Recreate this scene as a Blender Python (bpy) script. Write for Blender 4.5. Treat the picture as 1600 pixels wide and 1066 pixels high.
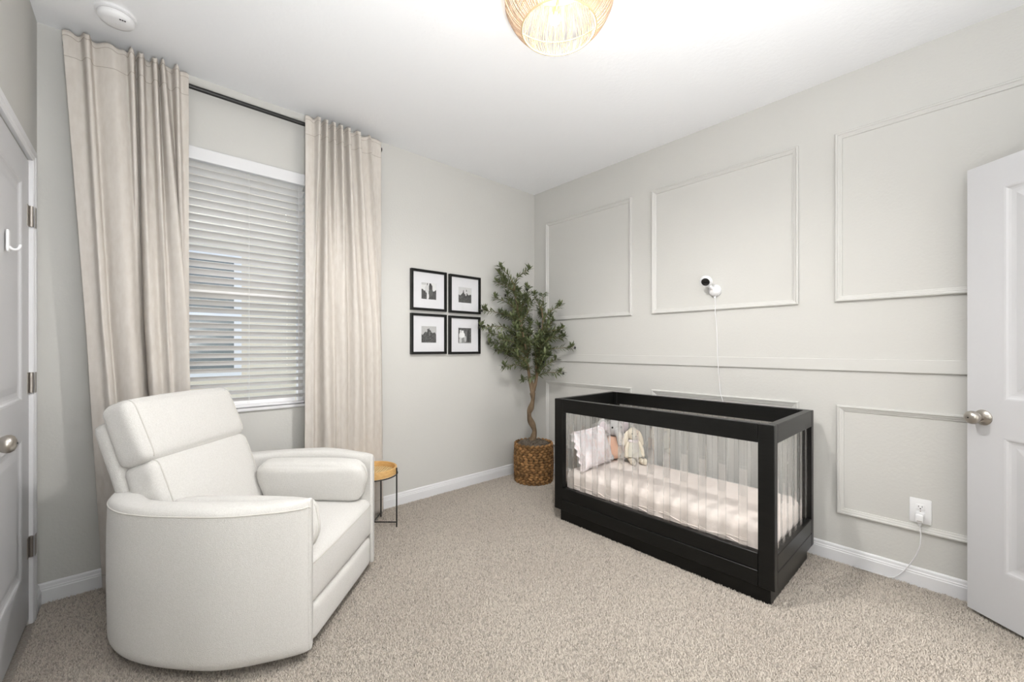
import bpy, bmesh, math, random
from mathutils import Vector, Matrix
random.seed(11)
for o in list(bpy.data.objects): bpy.data.objects.remove(o, do_unlink=True)
scn = bpy.context.scene
COL = scn.collection
PI = math.pi

# ------------------------------------------------------------------ camera
CAM_H = 1.2117
cd = bpy.data.cameras.new('camera')
cd.sensor_width = 36.0
cd.lens = 642.9 / 1600 * 36.0
cd.shift_y = 9.7 / 1600
cd.clip_start = 0.02
cam = bpy.data.objects.new('camera', cd); COL.objects.link(cam)
cam.location = (0, 0, CAM_H)
cam.rotation_euler = (PI / 2, 0, math.radians(48.115 - 90))
scn.camera = cam

# ------------------------------------------------------------------ world, sun, exposure
w = bpy.data.worlds.new('sky'); scn.world = w; w.use_nodes = True
nt = w.node_tree; nt.nodes.clear()
wo = nt.nodes.new('ShaderNodeOutputWorld'); bg = nt.nodes.new('ShaderNodeBackground')
sky = nt.nodes.new('ShaderNodeTexSky'); sky.sky_type = 'NISHITA'; sky.sun_disc = False
sky.sun_elevation = math.radians(76); sky.sun_rotation = 0
nt.links.new(sky.outputs[0], bg.inputs[0]); nt.links.new(bg.outputs[0], wo.inputs[0])
bg.inputs[1].default_value = 0.4
sd = bpy.data.lights.new('sun', 'SUN'); sd.energy = 5.5; sd.angle = math.radians(1); sd.color = (1, .95, .87)
sun = bpy.data.objects.new('sun', sd); COL.objects.link(sun)
sun.rotation_euler = (math.radians(-14), 0, 0)
scn.view_settings.view_transform = 'Standard'
scn.view_settings.look = 'None'
scn.view_settings.gamma = 1.0
scn.view_settings.use_curve_mapping = False
scn.view_settings.exposure = 0.42
LAMP_W = 0.9        # each of the three bulbs inside the string shade
LAMP_DOWN_W = 58.0  # light leaving the open bottom of the lamp
HALL_W = 15.0       # added hall lamp, out of view, fill through the open doorway
DOORWAY_FILL_W = 48.0   # added area light in the hall, unseen fill coming in through the open doorway
df_ = bpy.data.lights.new('doorway_fill', 'AREA'); df_.shape = 'RECTANGLE'; df_.size = 1.7; df_.size_y = 2.0; df_.energy = DOORWAY_FILL_W; df_.color = (1, .99, .98)
dfo = bpy.data.objects.new('doorway_fill_light', df_); COL.objects.link(dfo); dfo.location = (1.9, -2.06, 1.40); dfo.rotation_euler = (PI/2, 0, 0)  # unseen fill panel, added; the hall wall has no window
# the photographer's flash, bounced off the ceiling: one head forwards, one backwards
def flash(energy, loc, aim, deg):
    f = bpy.data.lights.new('bounce_flash', 'SPOT'); f.energy = energy; f.spot_size = math.radians(deg); f.spot_blend = 1.0
    f.shadow_soft_size = .12; f.color = (.96, .98, 1.0)
    o = bpy.data.objects.new('bounce_flash', f); COL.objects.link(o); o.location = loc
    o.rotation_euler = Vector(aim).to_track_quat('-Z', 'Y').to_euler()
flash(118.0, (.12, -.25, .80), (.30, 1.05, 1.95), 135)
flash(275.0, (.12, -.25, .95), (.10, -.35, 1.80), 140)

# ------------------------------------------------------------------ materials
def nodes(name):
    m = bpy.data.materials.new(name); m.use_nodes = True
    t = m.node_tree; t.nodes.clear()
    o = t.nodes.new('ShaderNodeOutputMaterial'); b = t.nodes.new('ShaderNodeBsdfPrincipled')
    t.links.new(b.outputs[0], o.inputs[0])
    return m, t, b, o
def col4(c): return (c[0], c[1], c[2], 1)
def mat(name, c, rough=.6, metal=0, bump=None, var=None, trans=0, spec=.5, sheen=0, coords='Object'):
    """bump=(scale, strength, distance[, detail]); var=(scale, second colour[, stretch])"""
    m, t, b, o = nodes(name)
    b.inputs['Base Color'].default_value = col4(c)
    b.inputs['Roughness'].default_value = rough
    b.inputs['Metallic'].default_value = metal
    b.inputs['Specular IOR Level'].default_value = spec
    if sheen: b.inputs['Sheen Weight'].default_value = sheen
    tc = t.nodes.new('ShaderNodeTexCoord')
    if bump:
        n = t.nodes.new('ShaderNodeTexNoise'); n.inputs['Scale'].default_value = bump[0]
        n.inputs['Detail'].default_value = bump[3] if len(bump) > 3 else 3
        t.links.new(tc.outputs[coords], n.inputs['Vector'])
        bp = t.nodes.new('ShaderNodeBump'); bp.inputs['Strength'].default_value = bump[1]; bp.inputs['Distance'].default_value = bump[2]
        t.links.new(n.outputs[0], bp.inputs['Height']); t.links.new(bp.outputs[0], b.inputs['Normal'])
    if var:
        n = t.nodes.new('ShaderNodeTexNoise'); n.inputs['Scale'].default_value = var[0]; n.inputs['Detail'].default_value = 4
        if len(var) > 2:
            mp = t.nodes.new('ShaderNodeMapping'); mp.inputs['Scale'].default_value = var[2]
            t.links.new(tc.outputs[coords], mp.inputs[0]); t.links.new(mp.outputs[0], n.inputs['Vector'])
        else: t.links.new(tc.outputs[coords], n.inputs['Vector'])
        r = t.nodes.new('ShaderNodeValToRGB'); r.color_ramp.elements[0].position = .35; r.color_ramp.elements[1].position = .65
        r.color_ramp.elements[0].color = col4(c); r.color_ramp.elements[1].color = col4(var[1])
        t.links.new(n.outputs[0], r.inputs[0]); t.links.new(r.outputs[0], b.inputs['Base Color'])
    if trans:
        tr = t.nodes.new('ShaderNodeBsdfTranslucent'); tr.inputs[0].default_value = col4(c)
        mx = t.nodes.new('ShaderNodeMixShader'); mx.inputs[0].default_value = trans
        t.links.new(b.outputs[0], mx.inputs[1]); t.links.new(tr.outputs[0], mx.inputs[2]); t.links.new(mx.outputs[0], o.inputs[0])
    return m
def pane_mat(name, refl=.07, tint=(1, 1, 1), rough=.0):
    m = bpy.data.materials.new(name); m.use_nodes = True; t = m.node_tree; t.nodes.clear()
    o = t.nodes.new('ShaderNodeOutputMaterial'); a = t.nodes.new('ShaderNodeBsdfTransparent'); g = t.nodes.new('ShaderNodeBsdfGlossy')
    a.inputs[0].default_value = col4(tint); g.inputs['Roughness'].default_value = rough
    mx = t.nodes.new('ShaderNodeMixShader'); mx.inputs[0].default_value = refl
    t.links.new(a.outputs[0], mx.inputs[1]); t.links.new(g.outputs[0], mx.inputs[2]); t.links.new(mx.outputs[0], o.inputs[0])
    return m
def emit_mat(name, c, s):
    m = bpy.data.materials.new(name); m.use_nodes = True; t = m.node_tree; t.nodes.clear()
    o = t.nodes.new('ShaderNodeOutputMaterial'); e = t.nodes.new('ShaderNodeEmission')
    e.inputs[0].default_value = col4(c); e.inputs[1].default_value = s; t.links.new(e.outputs[0], o.inputs[0]); return m
def attr_mat(name, attr='col', rough=.8, sheen=0, bump=None, spec=.3):
    m, t, b, o = nodes(name)
    a = t.nodes.new('ShaderNodeVertexColor'); a.layer_name = attr
    t.links.new(a.outputs[0], b.inputs['Base Color']); b.inputs['Roughness'].default_value = rough
    b.inputs['Specular IOR Level'].default_value = spec
    return m

M = {}
M['wall'] = mat('wall_paint', (.592, .584, .558), .75, bump=(75, .28, .003, 4))
M['ceiling'] = mat('ceiling_paint', (.90, .905, .92), .85, bump=(48, .30, .004, 4))
M['trim'] = mat('panel_paint', (.604, .596, .572), .5, bump=(60, .05, .001))
M['white'] = mat('white_gloss_paint', (.74, .74, .755), .38, bump=(90, .04, .001))
M['door'] = mat('door_paint', (.60, .60, .615), .42, bump=(120, .06, .001))
M['nickel'] = mat('brushed_nickel', (.46, .43, .39), .32, 1.0)
M['hinge'] = mat('dull_nickel', (.40, .37, .34), .42, 1.0)
M['black'] = mat('black_lacquer', (.004, .004, .0037), .34, var=(7, (.006, .006, .0055), (1, 1, 14)), bump=(120, .06, .0006), spec=.28)
M['blackmetal'] = mat('black_metal', (.012, .012, .012), .4, bump=(200, .05, .0005))
M['plastic'] = mat('white_plastic', (.82, .82, .83), .35)
M['plasticdark'] = mat('black_plastic', (.01, .01, .01), .15)
M['slot'] = mat('outlet_slot', (.02, .02, .02), .6)
M['boucle'] = mat('boucle_fabric', (.675, .66, .632), .95, bump=(380, .6, .003, 2), var=(180, (.73, .715, .69)), sheen=.15, spec=.2)
M['seam'] = mat('seam_thread', (.62, .60, .56), .95)
M['darkbase'] = mat('dark_metal_base', (.02, .02, .02), .6)
M['linen'] = mat('linen_curtain', (.70, .650, .595), .9, var=(55, (.76, .715, .665), (1, 1, .35)), bump=(400, .25, .001), trans=.22, spec=.15)
M['lining'] = mat('curtain_lining', (.78, .77, .75), .9, trans=.3, spec=.1)
M['stitch'] = mat('curtain_stitch', (.44, .385, .33), .95)
M['blind'] = mat('blind_slat', (.66, .645, .625), .5, trans=.04)
M['cord'] = mat('blind_cord', (.72, .71, .69), .8)
M['vinyl'] = mat('white_vinyl', (.82, .82, .82), .4)
M['glass'] = pane_mat('window_glass', .06)
M['pictureglass'] = pane_mat('picture_glass', .035)
M['stucco'] = mat('cream_stucco', (.80, .70, .52), .9, bump=(40, .4, .01))
M['extwhite'] = mat('exterior_white', (.85, .84, .80), .7)
M['extglass'] = mat('dark_exterior_glass', (.16, .18, .17), .12)
M['grass'] = mat('lawn', (.20, .24, .12), .95, var=(9, (.26, .29, .15)), bump=(60, .5, .02))
M['concrete'] = mat('pale_concrete', (.62, .60, .56), .9, bump=(30, .3, .01))
M['hedge'] = mat('hedge_leaf', (.10, .26, .08), .9, var=(25, (.22, .42, .15)))
M['roof'] = mat('roof_soffit', (.72, .62, .45), .8)
M['mat'] = mat('picture_mat', (.70, .70, .725), .8)
M['bark'] = mat('olive_bark', (.13, .088, .052), .9, var=(30, (.22, .155, .095), (1, 1, .3)), bump=(45, .8, .01))
M['twig'] = mat('olive_twig', (.15, .12, .05), .85)
M['leaf'] = attr_mat('olive_leaf', rough=.55)
M['olive'] = mat('olive_fruit', (.012, .010, .014), .3)
M['rope'] = attr_mat('seagrass_rope', rough=.75)
M['moss'] = mat('dried_moss', (.07, .055, .04), .95, var=(60, (.16, .13, .10)), bump=(120, .9, .01))
M['rattan'] = mat('rattan', (.62, .36, .13), .55, var=(40, (.72, .46, .19), (1, 1, 5)))
M['rattanslat'] = mat('rattan_slats', (.70, .50, .24), .6)
M['sheet'] = mat('crib_sheet', (.76, .68, .63), .9, bump=(14, .25, .02, 3), var=(4, (.79, .72, .675)))
M['pillow'] = mat('white_cotton', (.82, .80, .82), .9, var=(38, (.78, .68, .68)), bump=(30, .3, .01))
M['plushgrey'] = mat('grey_plush', (.47, .46, .45), .95, bump=(220, .7, .004))
M['plushpink'] = mat('pale_lilac_plush', (.62, .55, .57), .95, bump=(220, .7, .004))
M['peach'] = mat('peach_knit', (.70, .45, .33), .9, bump=(160, .5, .004))
M['plushcream'] = mat('cream_plush', (.72, .655, .54), .95, bump=(220, .7, .004))
M['dress'] = mat('oatmeal_dress', (.62, .60, .52), .9, bump=(200, .5, .003))
M['face'] = mat('black_stitch', (.01, .01, .01), .4)
M['string'] = mat('lamp_string', (.58, .45, .34), .8, trans=.35)
M['lampring'] = mat('lamp_ring', (.55, .42, .24), .6)
M['gold'] = mat('lamp_brass', (.72, .52, .28), .35, .8)
M['carpet'] = attr_mat('carpet_pile', rough=.95, spec=.1)
M['carpetback'] = mat('carpet_backing', (.33, .29, .25), .95, bump=(160, .9, .01), var=(140, (.46, .42, .37)))
M['bulb'] = emit_mat('bulb_glow', (1, .86, .70), 30)
M['hallfill'] = emit_mat('hall_fill_glow', (1, .95, .88), 6)  # glow of the added hall lamp
def acrylic():
    m, t, b, o = nodes('clear_acrylic')
    b.inputs['Base Color'].default_value = (.98, .985, .98, 1); b.inputs['Roughness'].default_value = 0.0
    b.inputs['Transmission Weight'].default_value = 1; b.inputs['IOR'].default_value = 1.45
    tr = t.nodes.new('ShaderNodeBsdfTransparent'); mx = t.nodes.new('ShaderNodeMixShader'); mx.inputs[0].default_value = .5
    t.links.new(b.outputs[0], mx.inputs[1]); t.links.new(tr.outputs[0], mx.inputs[2]); t.links.new(mx.outputs[0], o.inputs[0])
    return m
M['acrylic'] = acrylic()

# ------------------------------------------------------------------ builders
def csurf(p, h, r, bulge=(0,0,0), fn=None, T=None):
    """point of the cushion surface for cube coordinates p"""
    q = [p[i]*h[i] for i in range(3)]
    cl = [max(-h[i]+r, min(h[i]-r, q[i])) for i in range(3)]
    d = Vector([q[i]-cl[i] for i in range(3)])
    if d.length > 1e-9:
        e = d/r; d = e.normalized() * max(abs(x) for x in e) * r
    out = Vector(cl) + d
    for i in range(3):
        a, b = (i+1) % 3, (i+2) % 3
        out[i] += bulge[i] * p[i] * (1-p[a]**2) * (1-p[b]**2)
    if fn: out = fn(out, p)
    return T @ out if T is not None else out
class MB:
    def __init__(s): s.v = []; s.f = []; s.c = []
    def add(s, vs, fs, col=None):
        k = len(s.v); s.v += [tuple(p) for p in vs]; s.f += [tuple(i + k for i in f) for f in fs]
        if col is not None: s.c += [col] * len(vs)
        return s
    def box(s, x0, x1, y0, y1, z0, z1, bev=0, seg=2):
        if bev <= 0:
            return s.add([(x0,y0,z0),(x1,y0,z0),(x1,y1,z0),(x0,y1,z0),(x0,y0,z1),(x1,y0,z1),(x1,y1,z1),(x0,y1,z1)],
                         [(0,3,2,1),(4,5,6,7),(0,1,5,4),(1,2,6,5),(2,3,7,6),(3,0,4,7)])
        bm = bmesh.new(); bmesh.ops.create_cube(bm, size=1)
        for v in bm.verts: v.co = Vector(((x0+x1)/2 + v.co.x*(x1-x0), (y0+y1)/2 + v.co.y*(y1-y0), (z0+z1)/2 + v.co.z*(z1-z0)))
        bmesh.ops.bevel(bm, geom=bm.edges[:], offset=bev, segments=seg, affect='EDGES', profile=.5)
        bm.verts.index_update()
        s.add([v.co[:] for v in bm.verts], [[v.index for v in f.verts] for f in bm.faces]); bm.free(); return s
    def tube(s, pts, r, n=8, cap=True, closed=False, col=None):
        pts = [Vector(p) for p in pts]; m = len(pts)
        rr = r if isinstance(r, (list, tuple)) else [r] * m
        vs = []; fs = []; prev = None
        for i, p in enumerate(pts):
            a = pts[(i-1) % m] if closed or i else p; b = pts[(i+1) % m] if closed or i < m-1 else p
            d = (b - a).normalized()
            if prev is None:
                u = d.orthogonal().normalized()
            else:
                u = (prev - d * prev.dot(d)).normalized()
            prev = u; v2 = d.cross(u)
            for k in range(n):
                t = 2*PI*k/n; vs.append(p + (u*math.cos(t) + v2*math.sin(t)) * rr[i])
        for i in range(m if closed else m-1):
            j = (i+1) % m
            for k in range(n):
                l = (k+1) % n; fs.append((i*n+k, i*n+l, j*n+l, j*n+k))
        if cap and not closed:
            fs.append(tuple(range(n-1, -1, -1))); fs.append(tuple((m-1)*n + k for k in range(n)))
        return s.add(vs, fs, col)
    def lathe(s, prof, n=32, c=(0,0,0), cap0=True, cap1=True, axis='z'):
        vs = []; fs = []; m = len(prof)
        for r, z in prof:
            for k in range(n):
                t = 2*PI*k/n; p = (r*math.cos(t), r*math.sin(t), z)
                if axis == 'x': p = (p[2], p[0], p[1])
                if axis == 'y': p = (p[1], p[2], p[0])
                vs.append((c[0]+p[0], c[1]+p[1], c[2]+p[2]))
        for i in range(m-1):
            for k in range(n):
                l = (k+1) % n; fs.append((i*n+k, i*n+l, (i+1)*n+l, (i+1)*n+k))
        if cap0: fs.append(tuple(range(n-1, -1, -1)))
        if cap1: fs.append(tuple((m-1)*n+k for k in range(n)))
        return s.add(vs, fs)
    def ball(s, c, r, n=16, m=10, rot=None):
        r = r if isinstance(r, (tuple, list)) else (r, r, r); vs = []; fs = []
        for i in range(m+1):
            a = PI*i/m
            for k in range(n):
                t = 2*PI*k/n; p = Vector((r[0]*math.sin(a)*math.cos(t), r[1]*math.sin(a)*math.sin(t), r[2]*math.cos(a)))
                if rot is not None: p = rot @ p
                vs.append(p + Vector(c))
        for i in range(m):
            for k in range(n):
                l = (k+1) % n; fs.append((i*n+k, (i+1)*n+k, (i+1)*n+l, i*n+l))
        return s.add(vs, fs)
    def cushion(s, h, r, bulge=(0,0,0), n=10, fn=None, T=None):
        """rounded soft box with half sizes h, edge radius r, crowned faces"""
        key = {}; vs = []; fs = []
        def vid(p):
            k = tuple(round(q, 5) for q in p)
            if k not in key: key[k] = len(vs); vs.append(csurf(p, h, r, bulge, fn, T))
            return key[k]
        g = [math.sin(-PI/2 + PI*i/n) * .35 + (-1+2*i/n) * .65 for i in range(n+1)]
        for ax in range(3):
            for sg in (-1, 1):
                for i in range(n):
                    for j in range(n):
                        q = []
                        for (u, v) in ((g[i], g[j]), (g[i+1], g[j]), (g[i+1], g[j+1]), (g[i], g[j+1])):
                            p = [0,0,0]; p[ax] = sg; p[(ax+1)%3] = u; p[(ax+2)%3] = v; q.append(vid(p))
                        fs.append(tuple(q) if sg > 0 else tuple(q[::-1]))
        return s.add(vs, fs)
    def grid(s, rows, closed=False):
        m = len(rows); n = len(rows[0]); vs = [p for r in rows for p in r]; fs = []
        for i in range(m-1):
            for j in range(n if closed else n-1):
                l = (j+1) % n; fs.append((i*n+j, i*n+l, (i+1)*n+l, (i+1)*n+j))
        return s.add(vs, fs)
    def obj(s, name, m, parent=None, smooth=False, angle=None):
        me = bpy.data.meshes.new(name); me.from_pydata(s.v, [], s.f); me.update()
        if s.c and len(s.c) == len(s.v):
            a = me.color_attributes.new('col', 'FLOAT_COLOR', 'POINT')
            a.data.foreach_set('color', [q for c in s.c for q in (c[0], c[1], c[2], 1)])
        me.materials.append(M[m] if isinstance(m, str) else m)
        if smooth or angle:
            me.polygons.foreach_set('use_smooth', [True] * len(me.polygons))
            if angle: me.set_sharp_from_angle(angle=math.radians(angle))
        o = bpy.data.objects.new(name, me); COL.objects.link(o)
        if parent is not None: o.parent = parent
        return o
def tag(o, label, cat, group=None):
    o['label'] = label; o['category'] = cat
    if group: o['group'] = group
    return o
def thing(name, label, cat, loc=(0,0,0), rz=0, group=None):
    o = bpy.data.objects.new(name, None); COL.objects.link(o)
    o.empty_display_size = .1
    o.location = loc; o.rotation_euler = (0, 0, rz)
    return tag(o, label, cat, group)
def struct(o, label=None, cat=None):
    o['kind'] = 'structure'
    if label: o['label'] = label
    if cat: o['category'] = cat
    return o
def sempty(name, label, cat, loc=(0,0,0), rz=0):
    return struct(thing(name, label, cat, loc, rz))
def dup(o, parent=None, **kw):
    c = o.copy(); COL.objects.link(c)
    if parent is not None: c.parent = parent
    return c
def catmull(pts, n=8):
    P = [Vector(p) for p in pts]; out = []
    for i in range(len(P)-1):
        a = P[max(i-1,0)]; b = P[i]; c = P[i+1]; d = P[min(i+2,len(P)-1)]
        for k in range(n):
            t = k/n
            out.append(.5*((2*b) + (c-a)*t + (2*a-5*b+4*c-d)*t*t + (3*b-a-3*c+d)*t**3))
    out.append(P[-1]); return out
def interp(xs, ys, x):
    if x <= xs[0]: return ys[0]
    for i in range(len(xs)-1):
        if x <= xs[i+1]: return ys[i] + (ys[i+1]-ys[i])*(x-xs[i])/(xs[i+1]-xs[i])
    return ys[-1]

# ================================================================== the room
XR, YW, XL, YB, CZ = 2.931, 2.935, -.372, -.62, 2.743
TH = .12
WX0, WX1, WZ0, WZ1 = .155, .800, .835, 2.345       # window opening
DX0, DX1, DZ = 1.560, 2.330, 2.045                 # doorway in the back wall

struct(MB().box(XL-TH, XR+TH, YB-TH, YW+TH, -.1, 0).obj('floor', 'carpetback'), 'beige carpeted floor of the nursery', 'floor')
struct(MB().box(XL-TH, XR+TH, YB-TH, YW+TH, CZ, CZ+.1).obj('ceiling', 'ceiling'), 'white textured ceiling over the nursery', 'ceiling')
m = MB()
m.box(XL-TH, WX0, YW, YW+TH, 0, CZ).box(WX1, XR+TH, YW, YW+TH, 0, CZ).box(WX0, WX1, YW, YW+TH, 0, WZ0).box(WX0, WX1, YW, YW+TH, WZ1, CZ)
struct(m.obj('wall_window', 'wall'), 'off-white wall with the window and curtains', 'wall')
struct(MB().box(XR, XR+TH, YB-TH, YW, 0, CZ).obj('wall_right', 'wall'), 'off-white wall with picture-frame moulding behind the crib', 'wall')
# closet wall: shallow recess for the closed door
CD0, CD1, CDZ = 1.965, 2.745, 2.03
m = MB()
m.box(XL-TH, XL, YB-TH, CD0, 0, CZ).box(XL-TH, XL, CD1, YW, 0, CZ).box(XL-TH, XL, CD0, CD1, CDZ, CZ).box(XL-TH, XL-.06, CD0, CD1, 0, CDZ)
struct(m.obj('wall_left', 'wall'), 'off-white wall with the closed panel door', 'wall')
m = MB()
m.box(XL, DX0, YB-TH, YB, 0, CZ).box(DX1, XR, YB-TH, YB, 0, CZ).box(DX0, DX1, YB-TH, YB, DZ, CZ)
struct(m.obj('wall_back', 'wall'), 'off-white wall with the open doorway', 'wall')

# hall outside the doorway
HX0, HX1, HY0, HY1 = .7, 3.05, -2.1, YB-TH
struct(MB().box(HX0-.1, HX1+.1, HY0-.1, HY1, -.1, 0).obj('floor_hall', 'carpetback'), 'beige carpeted hall floor', 'floor')
struct(MB().box(HX0-.1, HX1+.1, HY0-.1, HY1, CZ, CZ+.1).obj('ceiling_hall', 'ceiling'), 'white hall ceiling', 'ceiling')
struct(MB().box(HX0-.1, HX0, HY0-.1, HY1, 0, CZ).box(HX1, HX1+.1, HY0-.1, HY1, 0, CZ).box(HX0, HX1, HY0-.1, HY0, 0, CZ).obj('wall_hall', 'wall'), 'off-white hall walls', 'wall')
hl = thing('hall_fill_lamp', 'added round white fill lamp on the hall ceiling, out of view', 'lamp', (1.95, -1.4, CZ))  # lamp added to send fill light through the doorway
MB().lathe([(.19, -.03), (.19, 0)], 32).obj('rim', 'white', hl)
MB().lathe([(.02, -.085), (.10, -.075), (.16, -.05), (.18, -.03)], 32).obj('diffuser', 'hallfill', hl, True)
al = bpy.data.lights.new('hall_fill_disk', 'AREA'); al.shape = 'DISK'; al.size = .34; al.energy = HALL_W; al.color = (1, .97, .93)
ao = bpy.data.objects.new('hall_fill_lamp_light', al); COL.objects.link(ao); ao.parent = hl; ao.location = (0, 0, -.10)

# ------------------------------------------------------------------ baseboards (stepped profile)
BP = [(0, 0), (.016, 0), (.016, .062), (.0135, .066), (.0135, .072), (.010, .076), (.0085, .088), (.004, .094), (0, .095)]
def extrude_profile(prof, a, b, inward):
    """profile (offset from wall, z) swept from a to b on the wall plane"""
    a = Vector((*a, 0)); b = Vector((*b, 0)); n = Vector((*inward, 0))
    v = [p + n*o + Vector((0,0,z)) for p in (a, b) for o, z in prof]; k = len(prof)
    f = [(i, (i+1) % k, (i+1) % k + k, i + k) for i in range(k)] + [tuple(range(k))[::-1], tuple(range(k, 2*k))]
    return MB().add(v, f)
struct(extrude_profile(BP, (XL, YW), (XR, YW), (0, -1)).obj('baseboard_window', 'white'), 'white baseboard under the window wall', 'baseboard')
struct(extrude_profile(BP, (XR, YW), (XR, YB), (-1, 0)).obj('baseboard_right', 'white'), 'white baseboard behind the crib', 'baseboard')
struct(extrude_profile(BP, (XL, 2.83), (XL, YW), (1, 0)).obj('baseboard_left', 'white'), 'short white baseboard between closet door and corner', 'baseboard')
struct(extrude_profile(BP, (XL, YB), (XL, CD0-.07), (1, 0)).obj('baseboard_left_near', 'white'), 'white baseboard beside the closet door', 'baseboard')
struct(extrude_profile(BP, (XL, YB), (DX0-.07, YB), (0, 1)).obj('baseboard_back', 'white'), 'white baseboard beside the doorway', 'baseboard')

# ------------------------------------------------------------------ wall moulding: mitred picture frames
MP = [(0, 0), (0, .013), (.004, .017), (.010, .017), (.014, .012), (.020, .011), (.026, .007), (.031, .006), (.034, 0)]   # (inwards from outer edge, proud of wall)
def panel_trim(n, y0, y1, z0, z1, label):
    root = sempty('trim_%d' % n, label, 'moulding', (XR, (y0+y1)/2, z0))
    cy = (y0+y1)/2
    cor = [(y0, z0, 1, 1), (y1, z0, -1, 1), (y1, z1, -1, -1), (y0, z1, 1, -1)]
    for i in range(4):
        a, b = cor[i], cor[(i+1) % 4]; v = []
        for (y, z, sy, sz) in (a, b):
            for (d, p) in MP: v.append((-p, y + sy*d - cy, z + sz*d - z0))
        k = len(MP); f = [(j, j+1, j+1+k, j+k) for j in range(k-1)] + [(k-1, 0, k, 2*k-1)] + [tuple(range(k))[::-1], tuple(range(k, 2*k))]
        MB().add(v, f).obj('moulding', 'trim', root)
UP = (1.468, 2.418); LO = (.276, .886)
panel_trim(1, 1.820, 2.766, *UP, 'upper wall moulding frame nearest the corner, behind the olive tree')
panel_trim(2, .689, 1.645, *UP, 'upper wall moulding frame around the baby camera')
panel_trim(3, -.440, .515, *UP, 'upper wall moulding frame partly hidden by the open door')
panel_trim(4, 1.820, 2.766, *LO, 'lower wall moulding frame behind the basket and crib end')
panel_trim(5, .689, 1.645, *LO, 'lower wall moulding frame hidden behind the crib')
panel_trim(6, -.440, .507, *LO, 'lower wall moulding frame around the power outlet')
struct(MB().box(XR-.013, XR, YB, YW, 1.080, 1.147, .003).obj('trim_7', 'trim'), 'flat chair rail board running the length of the crib wall', 'moulding')

# ------------------------------------------------------------------ doors
def panel_door(root, w, h, side=1):
    """two-panel door leaf in local coords: x 0..w (hinge at 0), thickness y -.0175...0175, z 0..h"""
    T = .0175; st = .136; t0, t1, t2, t3 = .225, .80, .965, h-.125
    m = MB().box(0, st, -T, T, 0, h).box(w-st, w, -T, T, 0, h)
    m.box(st, w-st, -T, T, 0, t0).box(st, w-st, -T, T, t1, t2).box(st, w-st, -T, T, t3, h)
    m.obj('leaf_frame', 'door', root)
    for (z0, z1) in ((t0, t1), (t2, t3)):
        m = MB()
        prof = [(0, T-.0005), (.006, T-.0015), (.012, T-.0060), (.020, T-.0085), (.030, T-.0095), (.036, T-.0095), (.064, T-.0035), (.072, T-.003)]
        for s in (-1, 1):
            rows = []
            for d, y in prof:
                rows.append([(st+d, s*y, z0+d), (w-st-d, s*y, z0+d), (w-st-d, s*y, z1-d), (st+d, s*y, z1-d)])
            k = len(m.v); m.grid(rows, closed=True); n = len(m.v); m.f.append((n-4, n-3, n-2, n-1))
        m.obj('panel', 'door', root)
def knob(root, x, z, s):
    k = MB().lathe([(.0, 0), (.034, 0), (.034, s*.004), (.028, s*.010), (.014, s*.014), (.012, s*.030)], 28, (x, s*.0175, z), axis='y').obj('knob_rose', 'nickel', root, angle=40)
    MB().lathe([(.012, s*.026), (.017, s*.032), (.025, s*.040), (.029, s*.050), (.0285, s*.058), (.023, s*.066), (.012, s*.071), (.003, s*.072)], 28, (x, s*.0175, z), axis='y').obj('knob', 'nickel', root, True)
    MB().lathe([(.003, s*.0715), (.003, s*.0735)], 12, (x, s*.0175, z), axis='y').obj('keyhole', 'slot', root)

# entry door, swung open beside the crib wall
dang = math.radians(50.7)
d2 = sempty('door_2', 'open white two-panel door with nickel knob, swung against the crib wall', 'door', (2.3475, -.590, .022), dang)
panel_door(d2, .762, 2.0)
knob(d2, .762-.062, .900-.022, 1); knob(d2, .762-.062, .900-.022, -1)
for z in (.20, 1.0, 1.78):
    MB().tube([(-.004, -.02, z), (-.004, -.02, z+.09)], .006, 10).obj('hinge', 'hinge', d2)
MB().box(.7615, .7635, -.012, .012, .825, .935).obj('latch_plate', 'hinge', d2)
m = MB()
for (a, b) in ((DX0-.065, DX0), (DX1, DX1+.065)): m.box(a, b, YB, YB+.016, 0, DZ+.065, .003, 1)
m.box(DX0-.065, DX1+.065, YB, YB+.016, DZ, DZ+.065, .003, 1)
struct(m.obj('trim_8', 'white'), 'white casing around the open doorway', 'moulding')

# closed closet door in the left wall
d1 = sempty('door_1', 'closed white two-panel door with three hinges beside the armchair', 'door', (XL-.0165, CD1-.004, .028), -PI/2)
panel_door(d1, CD1-CD0-.008, 1.992)
knob(d1, CD1-CD0-.008-.066, .905-.028, 1)
for z in (.296, 1.012, 1.738):
    hg = MB().box(-.003, .034, .0172, .0190, z-.028, z+.062).obj('hinge', 'hinge', d1)
    MB().tube([(-.001, .0245, z-.028), (-.001, .0245, z+.062)], .0068, 12).obj('hinge_knuckle', 'hinge', hg, angle=40)
    MB().box(-.036, -.003, .0345, .036, z-.028, z+.062).obj('hinge_leaf', 'hinge', hg)
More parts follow.
